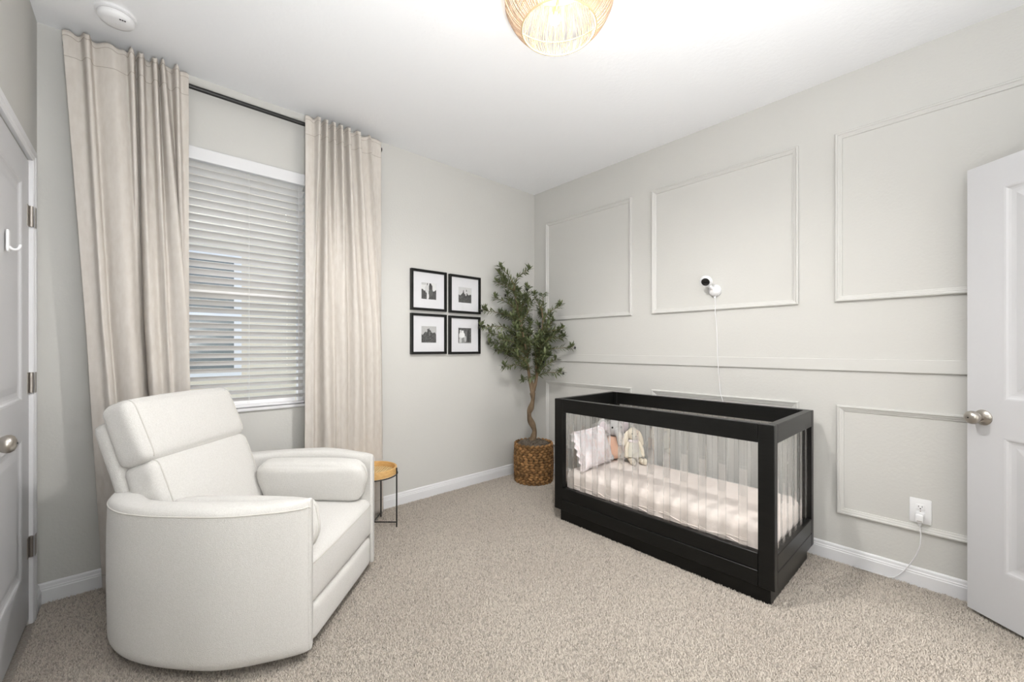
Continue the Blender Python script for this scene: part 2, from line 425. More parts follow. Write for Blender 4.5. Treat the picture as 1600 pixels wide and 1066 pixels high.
# casing: stepped boards
m = MB()
CW = .062
CP = [(0, 0), (0, .012), (.006, .016), (.020, .016), (.024, .019), (.046, .019), (.054, .015), (CW, .010), (CW, 0)]
def casing(y, sgn):
    v = []
    for z0, mit in ((0, 0), (CDZ, 1)):
        for d, p in CP: v.append((XL + p, y + sgn*d, z0 + (d if mit else 0)))
    k = len(CP); f = [(i, (i+1) % k, (i+1) % k + k, i+k) for i in range(k)] + [tuple(range(k))[::-1], tuple(range(k, 2*k))]
    m.add(v, f)
casing(CD1+.004, 1); casing(CD0-.004, -1)
v = []
for y, sg in ((CD0-.004, -1), (CD1+.004, 1)):
    for d, p in CP: v.append((XL+p, y+sg*d, CDZ+d))
k = len(CP); m.add(v, [(i, (i+1) % k, (i+1) % k + k, i+k) for i in range(k)] + [tuple(range(k))[::-1], tuple(range(k, 2*k))])
struct(m.obj('trim_9', 'white'), 'white stepped casing around the closed door', 'moulding')
# adhesive hook on the closed door
hk = thing('door_hook', 'white plastic adhesive hook stuck on the closed panel door', 'hook', (XL+.002, 2.34, 1.56))
MB().cushion((.004, .014, .040), .0038, n=6, T=Matrix.Translation((.004, 0, .04))).obj('back_plate', 'plastic', hk, True)
MB().tube(catmull([(.006, 0, .02), (.016, 0, .010), (.026, 0, .012), (.032, 0, .022), (.033, 0, .030)], 5), .0045, 8).obj('prong', 'plastic', hk, True)

# ================================================================== window, blind, curtains
wn = sempty('window_1', 'white vinyl single-hung window behind the blind', 'window', ((WX0+WX1)/2, YW, WZ0))
W2, WH = (WX1-WX0)/2, WZ1-WZ0
m = MB()
for a, b in ((-W2, -W2+.028), (W2-.028, W2)): m.box(a, b, .07, .115, 0, WH)
m.box(-W2+.045, W2-.045, .07, .115, 0, .045).box(-W2+.045, W2-.045, .07, .115, WH-.045, WH)
m.obj('window_frame', 'vinyl', wn)
MB().box(-W2+.045, W2-.045, .075, .112, WH*.46, WH*.46+.05, .003, 1).obj('meeting_rail', 'vinyl', wn)
MB().box(-W2+.045, W2-.045, .088, .092, .045, WH*.46).obj('pane', 'glass', wn)
MB().box(-W2+.045, W2-.045, .098, .102, WH*.46+.05, WH-.045).obj('pane', 'glass', wn)
MB().box(-W2-.012, W2+.012, -.016, .07, -.012, .006, .003, 1).obj('window_sill', 'white', wn)

bl = thing('window_blind', 'white two-inch slatted blind with slats tilted half open', 'blind', ((WX0+WX1)/2, YW, WZ0))
BW = W2 - .006
MB().box(-W2+.002, W2-.002, -.030, .004, WH-.078, WH-.004, .005).obj('valance', 'white', bl)
MB().box(-BW, BW, .006, .056, WH-.050, WH-.006).obj('head_rail', 'white', bl)
MB().box(-BW, BW, .008, .056, .010, .026, .004).obj('bottom_rail', 'white', bl)
pitch = .0443; slat0 = None; tl = math.radians(30)
z = .062
while z < WH-.045:
    if slat0 is None:
        rows = []
        for i in range(9):
            t = -1 + 2*i/8; a = t*.0254; crown = .0032*(1-t*t)
            # a>0 towards the room (y negative), room edge up
            yy = -a*math.cos(tl) + crown*math.sin(tl)*0; zz = a*math.sin(tl) + crown
            rows.append([(-BW, yy, zz), (BW, yy, zz)])
        for i in range(8, -1, -1):
            t = -1 + 2*i/8; a = t*.0254; crown = .0032*(1-t*t)
            yy = -a*math.cos(tl); zz = a*math.sin(tl) + crown - .0028
            rows.append([(-BW, yy, zz), (BW, yy, zz)])
        rows.append(rows[0])
        mm = MB().grid(rows); n = 18
        mm.f.append(tuple(2*i for i in range(n))); mm.f.append(tuple(2*i+1 for i in range(n))[::-1])
        slat0 = mm.obj('slat', 'blind', bl, angle=50); s_ = slat0
    else:
        s_ = dup(slat0)
    s_.location = (0, .031, z); z += pitch
for x in (-W2+.032, 0.005, W2-.040):
    for y in (.0085, .0535):
        MB().tube([(x, y, .02), (x, y, WH-.05)], .0011, 5).obj('ladder_cord', 'cord', bl)
MB().tube([(-W2+.035, -.001, WH-.08), (-W2+.035, -.001, .55)], .0015, 6).obj('pull_cord', 'cord', bl)

# curtain rod
rd = thing('curtain_rod', 'thin black metal curtain rod above the window', 'curtain rod', (.5, 2.845, 2.637))
MB().tube([(-.772, 0, 0), (.772, 0, 0)], .0125, 16).obj('rod', 'blackmetal', rd, angle=40)
for x in (-.768, .772): MB().lathe([(.0125, -.012), (.017, -.01), (.017, .01), (.0125, .012)], 16, (x, 0, 0), axis='x').obj('end_cap', 'blackmetal', rd, angle=40)
for x in (-.70, .70):
    MB().box(x-.006, x+.006, 0, .075, -.006, .002).box(x-.012, x+.012, .084, .0895, -.03, .03).box(x-.006, x+.006, .07, .086, -.006, .002).obj('bracket', 'blackmetal', rd)

def curtain(label, K, ztop, hem_x):
    """K: knots (x_top, y_top, x_mid, y_mid, x_bot, y_bot); y = distance towards the room from the rod plane"""
    root = thing('curtain', label, 'curtain', (0, 2.845, 0), 0, 'linen curtains at the window')
    zs = [ztop, ztop-.012, ztop-.03, ztop-.048, ztop-.062, ztop-.085, ztop-.11] + [ztop-.14 - i*.075 for i in range(int((ztop-.17)/.075))] + [.05, .012]
    nper = 9
    def row(z, off=0.0):
        t = (ztop - z)/ztop
        pts = []
        for (xt, yt, xm, ym, xb, yb) in K:
            if t < .5: a = t/.5; x = xt+(xm-xt)*a; y = yt+(ym-yt)*(a*a*(3-2*a))
            else: a = (t-.5)/.5; x = xm+(xb-xm)*a; y = ym+(yb-ym)*(a*a*(3-2*a))
            pts.append((x, -y, 0))
        c = catmull(pts, nper); out = []
        n = len(c)
        for j, p in enumerate(c):
            dx = c[min(j+1, n-1)] - c[max(j-1, 0)]
            nn = Vector((dx.y, -dx.x, 0)); nn = nn.normalized() if nn.length > 1e-9 else Vector((0,-1,0))
            y = p.y
            # pocket hugs the rod
            pk = math.exp(-((z-2.637)/.022)**2)
            dz = .006*math.sin(j*.35) * (1 if z > ztop-.03 else 0)
            out.append((p.x + nn.x*off, y + nn.y*off - .016, z + dz))
        return out
    front = [row(z) for z in zs]; back = [row(z, -.004) for z in zs]
    m = MB().grid(front); k = len(m.v); m.grid([r for r in back])
    n = len(front[0]); mm = len(zs)
    m.f = m.f[:(mm-1)*(n-1)] + [f[::-1] for f in m.f[(mm-1)*(n-1):]]
    for j in range(n-1):
        m.f.append((j, k+j, k+j+1, j+1)); b = (mm-1)*n; m.f.append((b+j, b+j+1, k+b+j+1, k+b+j))
    for i in range(mm-1):
        m.f.append((i*n, (i+1)*n, k+(i+1)*n, k+i*n)); e = n-1; m.f.append((i*n+e, k+i*n+e, k+(i+1)*n+e, (i+1)*n+e))
    m.obj('panel', 'linen', root, True)
    for zz in (ztop-.024, ztop-.115):
        MB().tube([(a, b-.0012, c) for a, b, c in row(zz)], .0011, 5).obj('stitch_line', 'stitch', root)
    MB().tube([(a, b-.0012, .105) for a, b, c in row(.105)], .0010, 5).obj('stitch_line', 'stitch', root)
    return root
KL = [(-.281,.012,-.205,.012,-.145,.008),(-.245,.016,-.180,.020,-.115,.040),(-.222,.012,-.160,.030,-.09,.05),(-.205,.055,-.145,.055,-.06,.06),(-.190,.055,-.130,.040,-.05,.05),(-.182,.006,-.120,.018,-.04,.03),
      (-.150,.018,-.095,.045,-.015,.06),(-.110,.034,-.060,.066,.015,.075),(-.080,.020,-.035,.060,.035,.06),(-.060,.014,-.020,.030,.05,.03),(-.050,.058,-.010,.012,.058,.0),(-.035,.058,.0,-.012,.062,-.02),
      (-.028,.000,.004,-.020,.066,-.02),(-.014,.056,.008,.040,.07,.04),(.000,.056,.022,.066,.085,.07),(.008,.006,.040,.060,.10,.07),(.030,.008,.060,.036,.115,.05),(.038,.056,.078,.050,.13,.03),(.052,.056,.092,.066,.145,.05),(.060,.004,.106,.050,.16,.07),
      (.070,.056,.135,.070,.18,.085),(.082,.058,.165,.085,.205,.09),(.090,.010,.177,.075,.212,.075),(.110,.002,.160,.020,.195,.02),(.126,.054,.155,.010,.185,.01),(.140,.054,.165,.020,.185,.03),(.150,.008,.178,.016,.19,.02),(.183,.012,.186,.006,.197,-.005)]
curtain('wide cream linen curtain on the left of the window, beside the closed door', KL, 2.686, 0)
KR = [(.766,.014,.763,.026,.757,.02),(.800,.016,.790,.030,.785,.03),(.822,.014,.806,.038,.805,.04),(.834,.058,.815,.030,.815,.02),(.846,.058,.822,.006,.825,.0),(.852,.004,.835,-.006,.84,-.01),
      (.870,.006,.850,.010,.86,.02),(.878,.058,.862,.054,.88,.05),(.890,.058,.880,.066,.905,.065),(.896,.004,.900,.055,.925,.05),(.918,.006,.922,.030,.945,.02),(.926,.058,.938,.020,.955,.005),(.938,.058,.950,.030,.965,.02),(.944,.004,.965,.048,.985,.05),
      (.964,.006,.985,.062,1.01,.07),(.972,.058,1.005,.055,1.03,.06),(.984,.058,1.025,.030,1.05,.03),(.990,.004,1.035,.014,1.06,.005),(1.012,.008,1.050,.030,1.08,.03),(1.020,.058,1.068,.055,1.10,.06),(1.034,.058,1.09,.056,1.125,.06),(1.042,.006,1.11,.035,1.15,.03),
      (1.075,.010,1.135,.016,1.175,.01),(1.088,.055,1.155,.040,1.20,.05),(1.104,.055,1.18,.056,1.23,.065),(1.114,.008,1.205,.040,1.255,.05),(1.160,.016,1.23,.030,1.28,.04),(1.178,.046,1.245,.045,1.295,.06),(1.195,.020,1.255,.03,1.305,.04),(1.269,.012,1.272,.006,1.312,.01)]
KR = [k[:5] + ((k[5] if k[4] < .97 else -.045+.30*k[5]),) for k in KR]
curtain('narrower cream linen curtain on the right of the window, beside the framed photos', KR, 2.680, 0)
# lining edge folded to the front along the leading edge of the right curtain

# ------------------------------------------------------------------ outside the window
struct(MB().box(-14, 16, YW+TH, 30, -.5, -.36).obj('ground', 'grass'), 'lawn outside the window', 'ground')
struct(MB().box(-6, 8, YW+TH, 4.6, -.36, -.345).obj('ground_bounce_strip', 'concrete'), 'added pale concrete strip outside the window, bouncing sunlight towards the blind', 'ground')  # strip added to bounce sun up through the blind to the ceiling
nh = thing('neighbour_house', 'cream stucco house wall with a window, seen through the blind', 'house', (0, 6.0, -.35))
MB().box(-9, 9, 0, .3, 0, 3.9).obj('house_wall', 'stucco', nh)
MB().box(-9.3, 9.3, -.6, .5, 3.9, 4.05).obj('eave', 'roof', nh)
MB().add([(-9.3,-.6,4.05),(9.3,-.6,4.05),(9.3,4,6),(-9.3,4,6)], [(0,1,2,3)]).obj('roof', 'roof', nh)
hw = MB().box(-.30, .90, -.03, 0, 1.20, 2.72).obj('window_trim', 'extwhite', nh)
MB().box(-.24, .82, -.045, -.03, 1.27, 1.93).obj('pane', 'extglass', hw); MB().box(-.24, .82, -.045, -.03, 1.99, 2.64).obj('pane', 'extglass', hw)

# ================================================================== armchair
ch = thing('armchair', 'cream boucle swivel recliner armchair with curved barrel arms', 'armchair', (.404, 2.230, 0), math.radians(-43.9))
OUT = [(.419,-.338),(.408,-.358),(.380,-.380),(.345,-.400),(.30,-.420),(.22,-.450),(.12,-.470),(0,-.466),(-.12,-.452),(-.25,-.418),(-.365,-.352),(-.445,-.258),(-.49,-.14),(-.505,0)]
INN = [(.414,-.300),(.405,-.302),(.380,-.305),(.345,-.310),(.29,-.322),(.22,-.345),(.12,-.362),(0,-.362),(-.11,-.350),(-.21,-.320),(-.295,-.262),(-.36,-.185),(-.39,-.095),(-.40,0)]
def mirror(P): return P + [(x, -y) for x, y in P[-2::-1]]
oc = catmull([(x, y, 0) for x, y in mirror(OUT)], 4); ic = catmull([(x, y, 0) for x, y in mirror(INN)], 4)
def arm_top(x): return .624 + .010*max(0, 1-abs(x-.1)/.35)
def shell_profile(ztop, s):
    """closed loop of (fraction from the outer to the inner face, z); s pulls the ends in to a round nose"""
    P = []; zb = .042 + .010*s; zt = ztop - .010*s
    rb, r = .055, .034
    for i in range(8):                       # outer bottom, tucked under
        a = -PI/2 + (PI/2)*i/7; P.append((.36*(1-math.cos(a)), zb + rb + rb*math.sin(a), -.016*(1-(1+math.sin(a)))))
    for z in (.18, .30, .42, .52): P.append((-.03*math.sin((z-.1)/.5*PI), z, 0))
    for i in range(6):
        a = (PI/2)*i/5; P.append((.28*(1-math.cos(a)), zt - r + r*math.sin(a), 0))
    P.append((.5, zt+.003, 0))
    for i in range(6):
        a = PI/2 - (PI/2)*i/5; P.append((1-.28*(1-math.cos(a)), zt - r + r*math.sin(a), 0))
    P.append((1, .3, 0)); P.append((1, zb+.01, 0))
    return P
N = len(oc); stations = [(oc[i], ic[i], 0.0) for i in range(N)]
for e in (0, N-1):
    o_, i_ = oc[e], ic[e]; mid = (o_+i_)/2; ext = []
    for k in range(1, 9):
        a = (PI/2)*k/8; f = math.cos(a)*.97 + .03
        ext.append((mid + (o_-mid)*f + Vector((.008*math.sin(a), 0, 0)), mid + (i_-mid)*f + Vector((.008*math.sin(a), 0, 0)), 1-math.cos(a)))
    stations = (ext[::-1] + stations) if e == 0 else stations + ext
rows = []
for o_, i_, s in stations:
    rows.append([o_.lerp(i_, f) + Vector((0, 0, z)) for f, z, _ in shell_profile(arm_top(o_.x), s)])
m = MB().grid(rows, closed=True); k = len(rows[0])
m.f.append(tuple(range(k))); m.f.append(tuple(range(len(m.v)-k, len(m.v)))[::-1])
bs = m.obj('barrel_arms', 'boucle', ch, True)
# piped seam along the outer top edge
sm = [o_.lerp(i_, .012) + Vector((0, 0, arm_top(o_.x)-.026-.02*s)) for o_, i_, s in stations[4:-4]]
MB().tube(sm, .0030, 6).obj('arm_piping', 'seam', bs, True)
# inner barrel floor / swivel base
MB().lathe([(.24, .0), (.25, .006), (.25, .03), (.20, .05)], 40, (0, 0, 0)).obj('swivel_base', 'darkbase', ch, angle=40)
MB().cushion((.28, .28, .08), .03, n=6, T=Matrix.Translation((.05, 0, .14))).obj('seat_frame', 'boucle', ch, True)
# seat cushion
def seat_fn(o, p):
    if p[0] > .6: o.z -= .010*((p[0]-.6)/.4)**1.5 * (1 if o.z > 0 else .0)
    return o
seat = MB().cushion((.365, .322, .105), .034, (.012, .0, .022), 16, seat_fn, Matrix.Translation((.052, 0, .296))).obj('seat_cushion', 'boucle', ch, True)
SH, SR, SBg, ST_ = (.365, .322, .105), .034, (.012, .0, .022), Matrix.Translation((.052, 0, .296))
MB().tube([csurf((1, -.93+1.86*i/20, .72), SH, SR, SBg, seat_fn, ST_) for i in range(21)], .0028, 6).obj('seat_piping', 'seam', seat, True)
MB().cushion((.035, .305, .074), .024, (.006, 0, 0), 12, None, Matrix.Translation((.385, 0, .122))).obj('footrest_panel', 'boucle', ch, True)
# reclined back
RB = Matrix.Translation((-.20, 0, .42)) @ Matrix.Rotation(math.radians(-20), 4, 'Y')   # local x = forward normal, z = up along the back
MB().cushion((.034, .285, .30), .030, (.004, 0, .01), 12, None, RB @ Matrix.Translation((-.104, 0, .245))).obj('back_shell', 'boucle', ch, True)
lb = MB().cushion((.075, .285, .185), .040, (.018, .003, .004), 16, None, RB @ Matrix.Translation((-.008, 0, .155))).obj('back_cushion', 'boucle', ch, True)
def head_fn(o, p):
    o.x += .012*(1-p[2])*.5 if p[0] > 0 else 0
    return o
hr = MB().cushion((.068, .292, .134), .038, (.016, .004, .012), 16, head_fn, RB @ Matrix.Translation((-.012, 0, .468))).obj('headrest', 'boucle', ch, True)
def side_seam(h, r, bl_, fn, T, py):
    P = [(px, py, 1) for px in (-.6, -.2, .2, .6, .85)] + [(1, py, pz) for pz in (.95, .85, .7, .5, .25, 0, -.25, -.5, -.7, -.85, -.95)]
    return [csurf(p, h, r, bl_, fn, T) for p in P]
for s in (-1, 1):
    MB().tube(side_seam((.068, .292, .134), .038, (.016, .004, .012), head_fn, RB @ Matrix.Translation((-.012, 0, .468)), s*.90), .0026, 6).obj('headrest_seam', 'seam', hr, True)
    MB().tube(side_seam((.075, .285, .185), .040, (.018, .003, .004), None, RB @ Matrix.Translation((-.008, 0, .155)), s*.90), .0026, 6).obj('cushion_seam', 'seam', lb, True)

def local_pt(x, y):
    a = math.radians(-43.9); return (.404 + x*math.cos(a) - y*math.sin(a), 2.230 + x*math.sin(a) + y*math.cos(a))
def bolster(label, x, y, z, tilt, L=.275, Hh=.104, seed=0):
    px, py = local_pt(x, y)
    root = thing('bolster_pillow', label, 'pillow', (px, py, z), math.radians(-43.9), 'boucle pillows on the armchair')
    rnd = random.Random(seed)
    def fn(o, p):
        e = abs(p[0])**6
        o.z *= 1 - .05*e; o.y *= 1 - .22*e
        o.x += .010*math.sin(p[2]*3+seed)*(p[0]**3)
        return o
    T = Matrix.Translation((0, 0, Hh)) @ Matrix.Rotation(tilt, 4, 'X')
    MB().cushion((L, .058, Hh), .036, (.004, .014, .010), 18, fn, T).obj('cover', 'boucle', root, True)
    MB().tube([csurf((1, .0, -.9+1.8*i/16), (L, .058, Hh), .036, (.004, .014, .010), fn, T) for i in range(17)], .0026, 6).obj('edge_seam', 'seam', root, True)
    return root
bolster('plump cream pillow leaning on the armchair arm beside the side table', .125, .255, .408, math.radians(10), seed=1)
bolster('cream pillow tucked inside the armchair arm nearest the camera', .110, -.268, .398, math.radians(-14), L=.300, Hh=.10, seed=2)

# ================================================================== side table
stb = thing('side_table', 'small round rattan tray side table with thin black metal legs', 'side table', (1.155, 2.684, 0), math.radians(-42))
# local: leg seen in the photograph stands at +x
RT = .152; TZ = .36
MB().lathe([(RT-.012, TZ), (RT, TZ), (RT+.001, TZ+.022), (RT, TZ+.043), (RT-.006, TZ+.046), (RT-.012, TZ+.043), (RT-.012, TZ+.012), (RT-.012, TZ)], 48, cap0=False, cap1=False).obj('tray_rim', 'rattan', stb, angle=50)
MB().lathe([(.001, TZ), (RT-.012, TZ), (RT-.012, TZ+.006), (.001, TZ+.006)], 40).obj('tray_base', 'rattan', stb)
for i in range(15):
    y = -RT+.03 + i*(2*RT-.06)/14; l = math.sqrt(max((RT-.014)**2 - y*y, 0))
    MB().box(y-.0065, y+.0065, -l, l, TZ+.006, TZ+.013, .002, 1).obj('tray_slat', 'rattanslat', stb)
for i in range(4):
    a = PI/2*i; r = RT+.004; c_, s_ = math.cos(a), math.sin(a)
    MB().tube([(r*c_, r*s_, 0), (r*c_, r*s_, TZ+.040)], .0048, 8).obj('leg', 'blackmetal', stb, angle=40)
for i in range(2):
    a = PI/2*i; r = RT+.004; c_, s_ = math.cos(a), math.sin(a)
    MB().tube([(-r*c_, -r*s_, .035), (r*c_, r*s_, .035)], .0042, 8).obj('cross_bar', 'blackmetal', stb, angle=40)
MB().tube([(r*math.cos(2*PI*i/40), r*math.sin(2*PI*i/40), TZ-.004) for i in range(40)], .004, 8, closed=True).obj('support_ring', 'blackmetal', stb, True)

# ================================================================== crib
cb = thing('crib', 'black baby crib with clear acrylic slats along the moulding wall', 'crib', (2.155, .600, 0))
CL, CDp, ZB, ZT = 1.355, .700, .085, .852          # along y, along x
PW = .070; RTk = .045
B = .003
for (x0, x1) in ((0, RTk), (CDp-RTk, CDp)):
    for (y0, y1) in ((0, PW), (CL-PW, CL)):
        MB().box(x0, x1, y0, y1, ZB, ZT, B, 1).obj('post', 'black', cb)
RH = .090; LRH = .162
for x0 in (0, CDp-RTk):
    MB().box(x0+.001, x0+RTk-.001, PW, CL-PW, ZT-RH, ZT, B, 1).obj('top_rail', 'black', cb)
    MB().box(x0+.001, x0+RTk-.001, PW, CL-PW, ZB+.076, ZB+LRH-.006, B, 1).obj('bottom_rail', 'black', cb)
    MB().box(x0-.0005, x0+RTk-.001, PW, CL-PW, ZB, ZB+.074, B, 1).obj('bottom_board', 'black', cb)
for y0 in (0, CL-.04):
    MB().box(RTk, CDp-RTk, y0+.0005, y0+.04, ZT-RH, ZT, B, 1).obj('top_rail', 'black', cb)
    MB().box(RTk, CDp-RTk, y0+.0005, y0+.04, ZB+.076, ZB+LRH-.006, B, 1).obj('bottom_rail', 'black', cb)
    MB().box(RTk, CDp-RTk, y0+.0005, y0+.04, ZB, ZB+.074, B, 1).obj('bottom_board', 'black', cb)
MB().box(.030, CDp-.03, .025, CL-.03, 0, ZB, B, 1).obj('plinth', 'black', cb)
MB().box(RTk, CDp-RTk, .04, CL-.04, ZB+.05, ZB+.075).obj('mattress_support', 'black', cb)
# acrylic slats
zs0, zs1 = ZB+LRH-.01, ZT-RH+.004
s0 = None
for x0 in (RTk/2, CDp-RTk/2):
    for i in range(12):
        y = 1.803 - .600 - i*.0981 + .018
        if s0 is None: s0 = MB().box(-.006, .006, -.019, .019, zs0, zs1, .0012, 1).obj('slat', 'acrylic', cb); o = s0
        else: o = dup(s0)
        o.location = (x0, y, 0)
for y0 in (.02, CL-.02):
    for i in range(6):
        o = dup(s0); o.location = (RTk + (CDp-2*RTk)*(i+.5)/6, y0, 0); o.rotation_euler = (0, 0, PI/2)
# mattress in a fitted sheet
def mat_fn(o, p):
    if p[2] < .6:
        a = math.sin(o.y*70 + 3*math.sin(o.y*13)) * math.sin(o.y*31+1)
        o.x += (.0035*a) * (1 if p[0] > 0 else -1) * (abs(p[0]) > .98)
    o.z += .004*math.sin(o.y*7)*math.cos(o.x*6) if p[2] > .9 else 0
    return o
mt = thing('crib_mattress', 'crib mattress in a pale blush fitted sheet inside the crib', 'mattress', (2.155+CDp/2, .600+CL/2, ZB+.076))
MB().cushion((.300, .632, .0985), .055, (0, 0, .008), 40, mat_fn, Matrix.Translation((0, 0, .0985))).obj('fitted_sheet', 'sheet', mt, True)
for j in range(5):                           # gathers low on the long side
    zz = .040 + .014*j; pts = []
    for i in range(40):
        y = -.55 + 1.1*i/39; pts.append((-.3012 + .0014*math.sin(i*1.3+j), y, zz + .010*math.sin(i*.35+j*2) + .004*math.sin(i*1.1+j)))
    MB().tube(pts, .0032, 6).obj('sheet_fold', 'sheet', mt, True)

# things in the crib
MZ = ZB+.076+.197+.006
def pil_fn(o, p):
    e = max(abs(p[0]), abs(p[2]))
    f = (1-abs(p[0])**3.0)*(1-abs(p[2])**3.0)
    o.y *= .16 + .84*f**.5 if f > 0 else .16
    k = abs(p[0])*abs(p[2]); o.x += .018*p[0]*k**6; o.z += .016*p[2]*k**6
    if abs(p[0]) > .93 or abs(p[2]) > .93: o.y += .006*math.sin(60*(o.x+o.z)+20*o.x)
    return o
pw = thing('throw_pillow', 'white ruffled square pillow propped at the far end of the crib', 'pillow', (2.42, 1.775, MZ+.008), math.radians(5))
Tp = Matrix.Rotation(math.radians(-20), 4, 'X') @ Matrix.Translation((0, 0, .130))
MB().cushion((.185, .055, .130), .03, (0, .012, 0), 22, pil_fn, Tp).obj('cover', 'pillow', pw, True)
for s in (-1,):
    rr = []
    for i in range(41):
        z = -.128 + .256*i/40; rr.append([Tp @ Vector((s*.178, .0, z)), Tp @ Vector((s*.194, .004*math.sin(i*.8), z)), Tp @ Vector((s*.208, .008*math.sin(i*.8+.4), z))])
    MB().grid(rr).obj('ruffle', 'pillow', pw, True)

el = thing('plush_elephant', 'grey plush elephant in peach clothes behind the crib pillow', 'soft toy', (2.668, 1.815, MZ), math.radians(-122))
# local +x faces the camera side of the crib
m = MB().ball((0, 0, .235), (.068, .064, .062)).ball((0, 0, .10), (.046, .046, .085)).ball((.058, 0, .215), (.030, .026, .034))
m.tube(catmull([(.07, 0, .215), (.098, 0, .185), (.105, 0, .150), (.115, 0, .128)], 5), [.024 - .0006*i for i in range(16)], 12)
m.ball((.045, .052, .03), (.06, .024, .024)).ball((.045, -.052, .03), (.06, .024, .024))
m.obj('body', 'plushgrey', el, True)
for s in (-1, 1):
    MB().ball((-.01, s*.084, .245), (.016, .046, .060)).obj('ear', 'plushgrey', el, True)
    MB().ball((.004, s*.086, .243), (.008, .032, .044)).obj('ear_lining', 'plushpink', el, True)
    MB().ball((.058, s*.036, .248), .0075, 10, 8).obj('eye', 'face', el, True)
    MB().tube(catmull([(0, s*.05, .15), (.03, s*.075, .11), (.06, s*.07, .07)], 5), .022, 10).obj('sleeve', 'peach', el, True)
MB().lathe([(.03, .175), (.048, .165), (.060, .12), (.066, .06), (.060, .02), (.03, .005)], 20).obj('outfit', 'peach', el, True)

bn = thing('plush_bunny', 'cream plush bunny in an oatmeal dress sitting in the crib', 'soft toy', (2.700, 1.670, MZ+.001), math.radians(-125))
m = MB().ball((0, 0, .205), (.044, .043, .047)).ball((.030, 0, .195), (.024, .024, .020)).ball((0, 0, .10), (.038, .038, .075))
for s in (-1, 1):
    m.tube(catmull([(.01, s*.025, .03), (.06, s*.034, .022), (.105, s*.042, .022)], 5), [.022, .022, .021, .021, .02, .02, .02, .02, .021, .022, .018], 10)
    m.ball((.112, s*.043, .028), (.018, .016, .024))
    m.tube(catmull([(.0, s*.036, .145), (.02, s*.058, .10), (.03, s*.062, .055)], 5), .0145, 10).ball((.03, s*.062, .052), .016)
m.obj('body', 'plushcream', bn, True)
for s in (-1, 1):
    MB().ball((-.002, s*.056, .170), (.012, .022, .062), rot=Matrix.Rotation(s*.30, 3, 'X')).obj('ear', 'plushcream', bn, True)
    MB().ball((.036, s*.020, .213), .0055, 10, 8).obj('eye', 'face', bn, True)
MB().ball((.054, 0, .197), (.004, .006, .004), 10, 8).obj('nose', 'face', bn, True)
MB().lathe([(.026, .160), (.034, .150), (.046, .11), (.062, .065), (.072, .048), (.070, .046), (.03, .07)], 24, cap0=False, cap1=False).obj('dress', 'dress', bn, True)
MB().lathe([(.020, .168), (.036, .158), (.040, .150), (.034, .148)], 20, cap0=False, cap1=False).obj('collar', 'pillow', bn, True)
MB().lathe([(.044, .040), (.046, .05), (.044, .06)], 20, cap0=False, cap1=False).obj('bloomers', 'peach', bn, True)

# ================================================================== framed photographs
def print_colours(kind, n, rnd):
    C = []
    for j in range(n+1):
        for i in range(n+1):
            u, v = i/n, j/n                      # v up
            if kind == 3:
                g = .16 + .10*rnd.random() + .12*(rnd.random() > .8)
                for (cx, cy, rx, ry, val) in ((.22,.78,.06,.08,.75),(.22,.50,.12,.22,.82),(.20,.18,.10,.22,.70),(.36,.72,.07,.10,.85),(.38,.52,.13,.20,.86),(.40,.2,.10,.2,.45),(.55,.30,.08,.2,.62),(.66,.62,.10,.16,.30),(.78,.5,.1,.4,.12)):
                    if ((u-cx)/rx)**2 + ((v-cy)/ry)**2 < 1: g = val
                if v < .06: g = .55
            else:
                hz = (.55, .48, .50)[kind]
                sk = (.78, .70, .60)[kind]
                ridge = hz + (.0 if kind == 0 else .22*max(0, 1-abs(u-.55)/.5)*(.7 if kind == 1 else 1)) + .05*math.sin(u*21+kind)
                if v > ridge: g = sk + .05*rnd.random() - .12*(kind == 0 and v > .86 and u < .35)
                else: g = .08 + .24*rnd.random()**2 + .10*(1-v)*(rnd.random() > .7)
                fig = {0: ((.40,.62,.14,.24,.72),(.44,.22,.07,.26,.80),(.62,.70,.12,.22,.18),(.64,.42,.16,.20,.25),(.42,.90,.05,.07,.4),(.6,.9,.06,.07,.1)),
                       1: ((.40,.58,.05,.16,.15),(.58,.62,.05,.16,.75),(.62,.78,.025,.06,.10),(.41,.76,.025,.04,.2)),
                       2: ((.47,.58,.07,.20,.16),(.52,.80,.035,.06,.08),(.43,.78,.03,.05,.15),(.56,.55,.05,.14,.30))}[kind]
                for (cx, cy, rx, ry, val) in fig:
                    if ((u-cx)/rx)**2 + ((v-cy)/ry)**2 < 1: g = val
            g = g**1.7; C.append((g, g, g))
    return C
M['print'] = attr_mat('photo_print', rough=.5)
